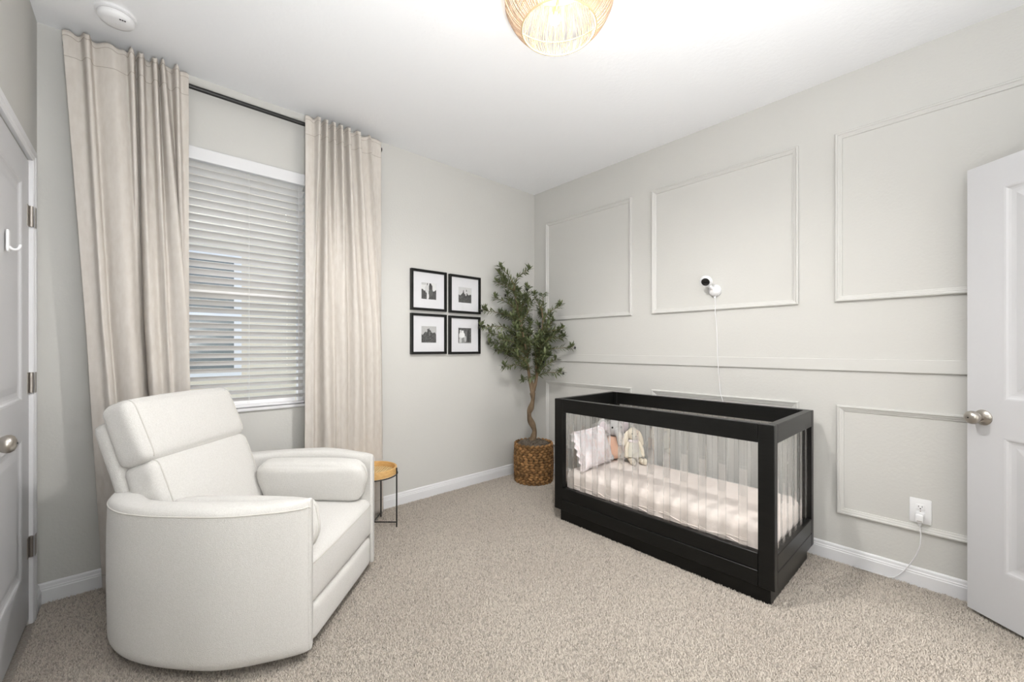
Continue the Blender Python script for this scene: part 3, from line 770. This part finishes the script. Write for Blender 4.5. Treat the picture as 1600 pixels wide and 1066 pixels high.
def picture(x0, z0, kind, label):
    S = .325; root = thing('picture_frame', label, 'picture', (x0+S/2, YW, z0), 0, 'square framed photographs beside the window')
    fw = .020; D = .028
    cor = [(-S/2, 0, 1, 1), (S/2, 0, -1, 1), (S/2, S, -1, -1), (-S/2, S, 1, -1)]
    prof = [(0, -.0005), (0, -D), (.002, -D-.001), (fw-.003, -D-.001), (fw, -D+.004), (fw, -.0005)]
    for i in range(4):
        a, b = cor[i], cor[(i+1) % 4]; v = []
        for (x, z, sx, sz) in (a, b):
            for (d, p) in prof: v.append((x+sx*d, p, z+sz*d))
        k = len(prof); f = [(j, (j+1) % k, (j+1) % k + k, j+k) for j in range(k)] + [tuple(range(k))[::-1], tuple(range(k, 2*k))]
        MB().add(v, f).obj('frame_side', 'black', root)
    ow, oh = .136, .132; cx, cz = 0, S/2 - .004
    m = MB(); i0 = S/2-fw
    ya, yb = -.0145, -.0125
    m.box(-i0, -ow/2, ya, yb, fw, S-fw).box(ow/2, i0, ya, yb, fw, S-fw).box(-ow/2, ow/2, ya, yb, fw, cz-oh/2).box(-ow/2, ow/2, ya, yb, cz+oh/2, S-fw)
    m.obj('mat_board', 'mat', root)
    n = 36; rnd = random.Random(kind+3); m = MB()
    m.grid([[(-ow/2-.004 + (ow+.008)*i/n, -.011, cz-oh/2-.004 + (oh+.008)*j/n) for i in range(n+1)] for j in range(n+1)])
    m.c = print_colours(kind, n, rnd)
    m.obj('photograph', 'print', root)
    MB().box(-i0, i0, -.0195, -.0175, fw, S-fw).obj('glass_pane', 'pictureglass', root)
picture(1.556, 1.506, 0, 'upper black-framed photo nearest the curtain, two people with light mat')
picture(1.911, 1.503, 1, 'upper black-framed photo nearest the olive tree, small figures on rocks')
picture(1.556, 1.156, 2, 'lower black-framed photo nearest the curtain, couple standing on a rocky hill')
picture(1.909, 1.153, 3, 'lower black-framed photo nearest the olive tree, pale group against dark background')

TIPS= [(-0.266, 0.149, 1.938), (-0.031, 0.033, 1.931), (-0.235, 0.204, 1.894), (-0.304, 0.147, 1.801), (-0.062, 0.017, 1.751), (-0.299, 0.18, 1.668), (-0.004, -0.119, 1.682), (-0.053, -0.06, 1.692), (-0.415, 0.195, 1.553), (0.124, -0.209, 1.599), (-0.444, 0.196, 1.406), (-0.349, 0.187, 1.349), (-0.338, 0.209, 1.264), (0.16, -0.2, 1.394), (0.193, -0.184, 1.317), (0.215, -0.261, 1.227), (-0.292, 0.176, 1.204), (-0.149, 0.182, 1.151), (-0.26, 0.099, 1.057), (-0.099, 0.037, 0.927), (0.135, -0.198, 0.998), (0.12, -0.159, 1.115), (0.066, -0.17, 1.455), (-0.13, 0.15, 1.639), (-0.219, 0.138, 1.515), (-0.111, -0.149, 1.294), (0.137, -0.061, 1.143), (-0.041, -0.18, 1.161), (0.188, -0.143, 1.37), (-0.097, 0.001, 1.671), (0.006, 0.039, 1.429), (-0.074, 0.206, 1.162), (-0.145, 0.195, 1.709), (-0.042, -0.005, 1.346), (0.144, 0.04, 1.122), (-0.065, 0.136, 1.749), (-0.241, 0.147, 1.81), (-0.229, 0.013, 1.397), (-0.089, 0.132, 1.635), (0.133, -0.085, 1.501), (-0.043, 0.204, 1.508), (0.218, 0.057, 1.219), (-0.072, 0.124, 1.426), (-0.222, 0.12, 1.286), (-0.019, 0.202, 1.61), (-0.166, -0.119, 1.269), (-0.326, 0.083, 1.289), (0.124, -0.075, 1.207), (0.048, 0.02, 1.162), (-0.211, -0.003, 1.16), (0.02, 0.052, 1.634), (-0.047, 0.199, 1.749), (0.017, -0.081, 1.103), (-0.217, 0.159, 1.827), (-0.158, -0.005, 1.672), (-0.052, -0.065, 1.232), (0.072, 0.19, 1.561), (0.038, -0.098, 1.139), (0.156, 0.108, 1.265), (-0.222, 0.207, 1.535), (-0.193, 0.199, 1.219), (-0.2, 0.051, 1.512), (0.09, 0.178, 1.312), (-0.049, 0.042, 1.645), (-0.062, 0.01, 1.605), (0.044, -0.136, 1.201), (0.0, 0.207, 1.266), (0.091, -0.086, 1.334), (-0.021, -0.096, 1.283), (-0.109, 0.086, 1.326), (-0.244, 0.016, 1.484), (0.127, -0.048, 1.339), (0.018, -0.046, 1.421), (-0.212, 0.079, 1.349), (0.022, 0.132, 1.241), (0.126, 0.063, 1.256), (-0.242, -0.044, 1.365), (0.085, -0.058, 1.231), (-0.171, 0.032, 1.22), (0.209, -0.06, 1.342), (0.05, 0.107, 1.469), (-0.264, 0.1, 1.225), (-0.013, -0.112, 1.312), (-0.005, -0.18, 1.414), (0.182, 0.1, 1.562), (-0.038, -0.077, 1.271), (0.058, 0.006, 1.316), (-0.073, 0.052, 1.368)]
TR= [(-0.012, 0.011, 0.341), (0.006, -0.004, 0.434), (-0.003, 0.003, 0.492), (-0.025, 0.023, 0.557), (-0.029, 0.027, 0.615), (-0.016, 0.015, 0.667), (-0.005, 0.005, 0.732), (-0.007, 0.007, 0.796)]
LF= [(-0.007, 0.007, 0.784), (-0.023, 0.021, 0.889), (-0.033, 0.031, 0.994), (-0.046, 0.042, 1.099), (-0.073, 0.039, 1.227), (-0.102, 0.052, 1.401), (-0.132, 0.079, 1.574), (-0.149, 0.094, 1.748), (-0.141, 0.086, 1.806)]
RF= [(-0.007, 0.007, 0.784), (0.01, -0.008, 0.866), (0.021, -0.018, 0.947), (0.019, -0.016, 1.041), (0.027, -0.024, 1.134), (0.026, -0.05, 1.256), (0.033, -0.083, 1.429), (0.017, -0.082, 1.584)]
ST= [(0.001, -0.001, 0.831), (-0.007, 0.007, 0.889), (-0.012, 0.011, 0.924)]

# ================================================================== olive tree in a basket
tb = thing('olive_tree', 'artificial olive tree with twisted trunk in a woven basket in the corner', 'potted tree', (2.65, 2.66, 0))
def tcol(r): return r
trp = catmull(TR, 5)
MB().tube(trp, [.026 + .005*math.sin(i*.55+1) - .00014*i for i in range(len(trp))], 12).obj('trunk', 'bark', tb, True)
m = MB().ball((-.036, .020, .600), (.016, .016, .02), 10, 8).ball((-.03, .015, .535), (.013, .013, .018), 10, 8).ball((.02, -.02, 1.02), (.012, .012, .02), 10, 8)
m.obj('trunk_knot', 'bark', tb, True)
lf = catmull(LF, 5); rf = catmull(RF, 5)
MB().tube(lf, [max(.017 - .00035*i, .0035) for i in range(len(lf))], 10).obj('branch', 'bark', tb, True)
MB().tube(rf, [max(.018 - .0004*i, .0035) for i in range(len(rf))], 10).obj('branch', 'bark', tb, True)
MB().tube(catmull(ST, 3), [.009, .009, .008, .008, .007, .007, .006][:len(catmull(ST, 3))], 8).obj('branch_stub', 'bark', tb, True)
rnd = random.Random(4)
spine = lf[10:] + rf[10:]
def leaf(m, p, d, up, L, W, col):
    d = d.normalized(); s = d.cross(up)
    if s.length < 1e-4: s = d.orthogonal()
    s.normalize(); n = s.cross(d).normalized(); bend = n * (L*.12)
    vs = [p, p + d*L*.30 + s*W*.42 - bend*.1, p + d*L*.30 - s*W*.42 - bend*.1, p + d*L*.65 + s*W*.40 - bend*.4, p + d*L*.65 - s*W*.40 - bend*.4, p + d*L - bend,
          p + d*L*.30 - n*W*.10, p + d*L*.65 - n*W*.10 - bend*.4]
    m.add(vs, [(0, 6, 1), (0, 2, 6), (1, 6, 7, 3), (6, 2, 4, 7), (3, 7, 5), (7, 4, 5)], col)
for q, tp in enumerate(TIPS):
    tp = Vector(tp)
    # start lower down on the nearest branch
    cand = sorted(spine, key=lambda s: (s - (tp + Vector((0, 0, -.18)))).length)
    st = cand[0]
    dirv = tp - st; L = dirv.length
    perp = Vector((rnd.uniform(-1, 1), rnd.uniform(-1, 1), rnd.uniform(.2, 1))).normalized() * L * .16
    path = catmull([st, st + dirv*.4 + perp, tp + Vector((0, 0, -.015)), tp], 6)
    root = MB().tube(path, [.0042 - .0032*i/len(path) for i in range(len(path))], 5).obj('sprig', 'twig', tb, True)
    m = MB(); n = len(path)
    cnt = int(20 + 52*min(L, .6))
    for k in range(cnt):
        f = .22 + .78*(k+.5)/cnt if L > .25 else .05 + .95*(k+.5)/cnt
        i = min(int(f*(n-1)), n-2); p = path[i].lerp(path[i+1], f*(n-1)-i); d = (path[i+1]-path[i]).normalized()
        a = rnd.uniform(0, 2*PI); o = d.orthogonal().normalized(); o = (Matrix.Rotation(a, 3, d) @ o)
        for sgn in (1, -1):
            dd = (d*rnd.uniform(.35, .9) + o*sgn*rnd.uniform(.6, 1.0) + Vector((0, 0, rnd.uniform(-.25, .2)))).normalized()
            g = rnd.random(); c = (.085+.085*g, .105+.092*g, .045+.046*g)
            if rnd.random() < .14: c = (.17, .20, .12)
            LL = rnd.uniform(.040, .066)
            e = p + dd*LL
            if e.x + 2.65 > 2.915 or e.y + 2.66 > (2.915 if e.x > -.37 else 2.885): continue
            leaf(m, p, dd, Vector((rnd.uniform(-.4,.4), rnd.uniform(-.4,.4), 1)), LL, rnd.uniform(.013, .018), c)
    lv = m.obj('leaves', 'leaf', root); lv['kind'] = 'stuff'
    if q % 4 == 0 or q in (10, 15, 18):
        mo = MB()
        p = path[-3] + Vector((rnd.uniform(-.02, .02), rnd.uniform(-.02, .02), -.018)); p.x = min(p.x, .25); p.y = min(p.y, .24)
        mo.ball(p, (.0095, .0095, .0125), 10, 8)
        mo.obj('olive', 'olive', root, True)
# woven basket: rows of twisted seagrass
BR, BH, NR = .168, .345, 16
bk = thing('basket', 'round brown woven seagrass basket holding the olive tree', 'basket', (2.65, 2.66, 0))
rr_ = random.Random(9)
def brad(z): return BR*(.955 + .05*math.sin(min(1, z/BH)*PI*.9+.15))
NL = 24                                        # twists of rope round the basket
for r in range(NR):
    z = .013 + r*(BH-.02)/(NR-1); m = MB(); R0 = brad(z)
    ph = rr_.uniform(0, 1); lum = [rr_.random() for _ in range(NL)]
    n = NL*8; rows = []; cols = []
    for i in range(n):
        t = 2*PI*i/n; q = (i/8.0 + ph) % NL; w = q - int(q); hump = math.sin(PI*w)**.6
        row = []
        for k in range(8):
            a = 2*PI*k/8; rb = .0070 + .0075*hump
            zz = z + rb*1.0*math.sin(a) + (.013 if r % 2 else -.013)*(w-.5); rad = R0 + rb*math.cos(a)*.85 + .003*hump
            row.append((rad*math.cos(t), rad*math.sin(t), max(zz, .0008)))
            g = (.30 + .70*lum[int(q)])*(.35 + .65*hump)*(.75 + .5*rr_.random())
            cols.append((.035+.390*g, .019+.205*g, .007+.080*g))
        rows.append(row)
    m.grid(rows + [rows[0]], closed=True); m.c = cols + cols[:8]
    m.obj('woven_row', 'rope', bk, True)
MB().lathe([(.001, .004), (BR*.93, .004), (BR*.94, BH-.07), (BR*.90, BH-.07), (BR*.90, .012), (.001, .012)], 40, cap0=False, cap1=False).obj('inner_wall', 'moss', bk)
# moss filling
rows = []
for i in range(13):
    r = (BR*.935)*i/12
    rows.append([((r+.001)*math.cos(2*PI*k/40), (r+.001)*math.sin(2*PI*k/40), BH + .022 - .05*(r/BR)**3 + rnd.uniform(-.007, .009)) for k in range(40)])
MB().grid(rows, closed=True).obj('moss', 'moss', tb, False)

# ================================================================== wall things
bc = thing('baby_camera', 'white wall-mounted baby camera with black lens above the crib', 'camera', (XR, 1.172, 1.600))
MB().lathe([(.001, 0), (.040, 0), (.041, -.010), (.036, -.026), (.024, -.038), (.012, -.044), (.001, -.045)], 28, axis='x', cap0=False, cap1=False).obj('wall_mount', 'plastic', bc, True)
MB().tube(catmull([(-.035, .004, .008), (-.060, .012, .026), (-.075, .020, .042)], 5), .012, 12).obj('arm', 'plastic', bc, True)
hd_dir = Vector((-.72, -.05, -.42)).normalized()
Tm = Matrix.Translation((-.088, .026, .060)) @ hd_dir.to_track_quat('Z', 'Y').to_matrix().to_4x4()
def xf(mb, T): mb.v = [tuple(T @ Vector(p)) for p in mb.v]; return mb
xf(MB().lathe([(.001, -.022), (.020, -.021), (.033, -.014), (.040, -.002), (.040, .008), (.036, .014), (.033, .012)], 28, cap0=False, cap1=False), Tm).obj('head', 'plastic', bc, True)
xf(MB().lathe([(.033, .012), (.033, .013), (.001, .016)], 28, cap0=False, cap1=True), Tm).obj('face_ring', 'plastic', bc, True)
xf(MB().lathe([(.027, .012), (.027, .0165), (.020, .019), (.001, .020)], 24), Tm).obj('lens', 'plasticdark', bc, angle=40)
MB().tube(catmull([(-.012, 0, -.036), (-.006, -.002, -.10), (-.0195, -.004, -.135), (-.006, -.006, -.20), (-.006, -.014, -.36), (-.0165, -.020, -.452), (-.0165, -.024, -.52), (-.006, -.026, -.60), (-.0195, -.040, -.70), (-.020, -.06, -.78), (-.012, -.07, -1.0), (-.02, -.06, -1.55)], 6), .0022, 6).obj('cable', 'plastic', bc, True)
MB().box(-.016, -.004, -.006, .006, -.052, -.034, .002, 1).obj('cable_plug', 'plastic', bc)

ot = thing('power_outlet', 'white double power outlet plate low on the wall by the door', 'outlet', (XR, .170, .383))
MB().box(-.006, 0, -.040, .040, -.062, .062, .0035).obj('cover_plate', 'plastic', ot, angle=30)
for z in (.020, -.020):
    f = MB().cushion((.0022, .017, .0145), .0021, n=6, T=Matrix.Translation((-.0065, 0, z))).obj('socket', 'plastic', ot, True)
    for y in (-.0065, .0065): MB().box(-.0095, -.0085, y-.001, y+.001, z-.001, z+.008).obj('slot', 'slot', f)
    MB().lathe([(.0028, -.0095), (.0028, -.0085)], 10, (0, 0, z-.007), axis='x').obj('ground_hole', 'slot', f)
MB().lathe([(.003, -.0070), (.003, -.0055)], 10, axis='x').obj('screw', 'hinge', ot)
pg = thing('charger_plug', 'white charger plugged into the outlet with its cable running to the floor', 'charger', (XR-.0092, .172, .352))
b = MB().cushion((.0155, .0155, .021), .005, n=6, T=Matrix.Translation((-.0155, 0, 0))).obj('charger_body', 'plastic', pg, True)
MB().box(-.0315, -.0308, -.009, .009, -.013, -.010).obj('marking', 'hinge', b)
MB().cushion((.006, .007, .009), .003, n=4, T=Matrix.Translation((-.0155, 0, -.028))).obj('cable_plug', 'plastic', pg, True)
MB().tube(catmull([(-.0155, 0, -.035), (-.018, -.004, -.075), (-.018, -.002, -.13), (-.015, .016, -.20), (-.012, .045, -.265), (-.012, .075, -.315), (-.014, .108, -.343), (-.012, .16, -.3455), (-.012, .25, -.3455)], 6), .0025, 6).obj('cable', 'plastic', pg, True)

# smoke detector
sdt = thing('smoke_detector', 'round white smoke detector on the ceiling near the curtain', 'smoke detector', (-.092, 2.635-.015, CZ))
MB().lathe([(.072, 0), (.072, -.010), (.066, -.014)], 40).obj('mounting_base', 'plastic', sdt, angle=40)
MB().lathe([(.062, -.013), (.062, -.017)], 40).obj('gap_ring', 'hinge', sdt)
MB().lathe([(.0635, -.016), (.064, -.028), (.058, -.038), (.040, -.044), (.001, -.046)], 40, cap0=True, cap1=False).obj('cover', 'plastic', sdt, angle=50)
for i in range(3): MB().box(.012+.008*i, .018+.008*i, -.045, -.040, -.0455, -.043).obj('vent_slot', 'slot', sdt)

# ================================================================== ceiling lamp
LC = (1.262, 1.122)
lp = thing('ceiling_lamp', 'woven string ceiling lamp with an open round bottom', 'ceiling lamp', (LC[0], LC[1], CZ))
ZL = -.235
prof = [(.150, ZL), (.185, ZL+.035), (.213, ZL+.085), (.218, ZL+.115), (.205, ZL+.155), (.175, ZL+.205), (.160, ZL+.228)]
pc = catmull([(r, 0, z) for r, z in prof], 3)
def ring(r, z, t, name): MB().tube([(r*math.cos(2*PI*i/60), r*math.sin(2*PI*i/60), z) for i in range(60)], t, 8, closed=True).obj(name, 'lampring', lp, True)
ring(.150, ZL, .0035, 'bottom_ring'); ring(.217, ZL+.108, .003, 'middle_ring'); ring(.160, ZL+.228, .0035, 'top_ring')
m = MB(); NS = 210
for i in range(NS):
    t = 2*PI*(i + .25*rnd.uniform(-1, 1))/NS; dt = rnd.uniform(-.012, .012)
    pts = [(p.x*math.cos(t+dt*j), p.x*math.sin(t+dt*j), p.z) for j, p in enumerate(pc)]
    m.tube(pts, .00185, 4, cap=False)
so = m.obj('string_shade', 'string', lp, True); so['kind'] = 'stuff'
for i in range(8):
    t = 2*PI*i/8+.2
    MB().tube([(p.x*.992*math.cos(t), p.x*.992*math.sin(t), p.z) for p in pc], .003, 6).obj('shade_rib', 'lampring', lp, True)
MB().lathe([(.165, 0), (.165, -.006), (.155, -.008)], 40).obj('ceiling_plate', 'white', lp, angle=40)
MB().tube([(0, 0, -.008), (0, 0, -.10)], .010, 12).obj('stem', 'gold', lp, angle=40)
for i in range(3):
    a = 2*PI*i/3 + .9; c_, s_ = math.cos(a), math.sin(a)
    MB().tube(catmull([(0, 0, -.09), (.03*c_, .03*s_, -.105), (.055*c_, .055*s_, -.11)], 4), .006, 8).obj('arm', 'gold', lp, True)
    MB().tube([(.05*c_, .05*s_, -.11), (.075*c_, .075*s_, -.112)], .014, 12).obj('bulb_socket', 'gold', lp, angle=40)
    MB().ball((.098*c_, .098*s_, -.114), .024, 14, 10).obj('bulb', 'bulb', lp, True)
    pl = bpy.data.lights.new('bulb_light', 'POINT'); pl.energy = LAMP_W; pl.shadow_soft_size = .03; pl.color = (1, .93, .84)
    po = bpy.data.objects.new('bulb_light', pl); COL.objects.link(po); po.parent = lp; po.location = (.085*c_, .085*s_, -.165)

sl = bpy.data.lights.new('lamp_downlight', 'SPOT'); sl.energy = LAMP_DOWN_W; sl.spot_size = math.radians(168); sl.spot_blend = .6; sl.shadow_soft_size = .05; sl.color = (1, .975, .945)
slo = bpy.data.objects.new('lamp_downlight', sl); COL.objects.link(slo); slo.parent = lp; slo.location = (.03, -.03, -.205)

# ================================================================== carpet pile
import numpy as np
rng = np.random.default_rng(3)
N = 300000
k = int(N*1.35)
x = rng.uniform(XL+.02, XR-.02, k); y = rng.uniform(YB+.05, YW-.02, k)
# thin out what stands behind the camera
fw = x*math.cos(math.radians(48.115)) + y*math.sin(math.radians(48.115))
keep = fw > .55
# not under the crib plinth or swivel base
keep &= ~((x > 2.20) & (x < 2.81) & (y > .645) & (y < 1.91))
x = x[keep][:N]; y = y[keep][:N]; n = len(x)
h = rng.uniform(.006, .012, n); a = rng.uniform(0, 2*PI, n); r = rng.uniform(.0022, .0036, n)
lx = rng.normal(0, .0035, n); ly = rng.normal(0, .0035, n)
V = np.zeros((n, 4, 3), np.float32)
for i in range(3):
    V[:, i, 0] = x + r*np.cos(a + 2*PI*i/3); V[:, i, 1] = y + r*np.sin(a + 2*PI*i/3); V[:, i, 2] = .0005
V[:, 3, 0] = x + lx; V[:, 3, 1] = y + ly; V[:, 3, 2] = h
idx = np.arange(n, dtype=np.int32)[:, None]*4
F = np.concatenate([idx + np.array([[0, 1, 3]]), idx + np.array([[1, 2, 3]]), idx + np.array([[2, 0, 3]])], 1).reshape(-1)
me = bpy.data.meshes.new('carpet_pile')
me.vertices.add(n*4); me.vertices.foreach_set('co', V.reshape(-1))
nt_ = n*3
me.loops.add(nt_*3); me.loops.foreach_set('vertex_index', F.astype(np.int32))
me.polygons.add(nt_); me.polygons.foreach_set('loop_start', np.arange(nt_, dtype=np.int32)*3); me.polygons.foreach_set('loop_total', np.full(nt_, 3, np.int32))
me.update(calc_edges=True)
g = rng.random(n)
big = .5 + .5*np.sin(x*5.1+1.3*np.sin(y*3.7))*np.sin(y*4.3+1.7*np.sin(x*2.9))       # brushed patches
cb_ = np.stack([.505+.17*g+.05*big, .448+.16*g+.05*big, .386+.15*g+.045*big, np.ones(n)], 1).astype(np.float32)
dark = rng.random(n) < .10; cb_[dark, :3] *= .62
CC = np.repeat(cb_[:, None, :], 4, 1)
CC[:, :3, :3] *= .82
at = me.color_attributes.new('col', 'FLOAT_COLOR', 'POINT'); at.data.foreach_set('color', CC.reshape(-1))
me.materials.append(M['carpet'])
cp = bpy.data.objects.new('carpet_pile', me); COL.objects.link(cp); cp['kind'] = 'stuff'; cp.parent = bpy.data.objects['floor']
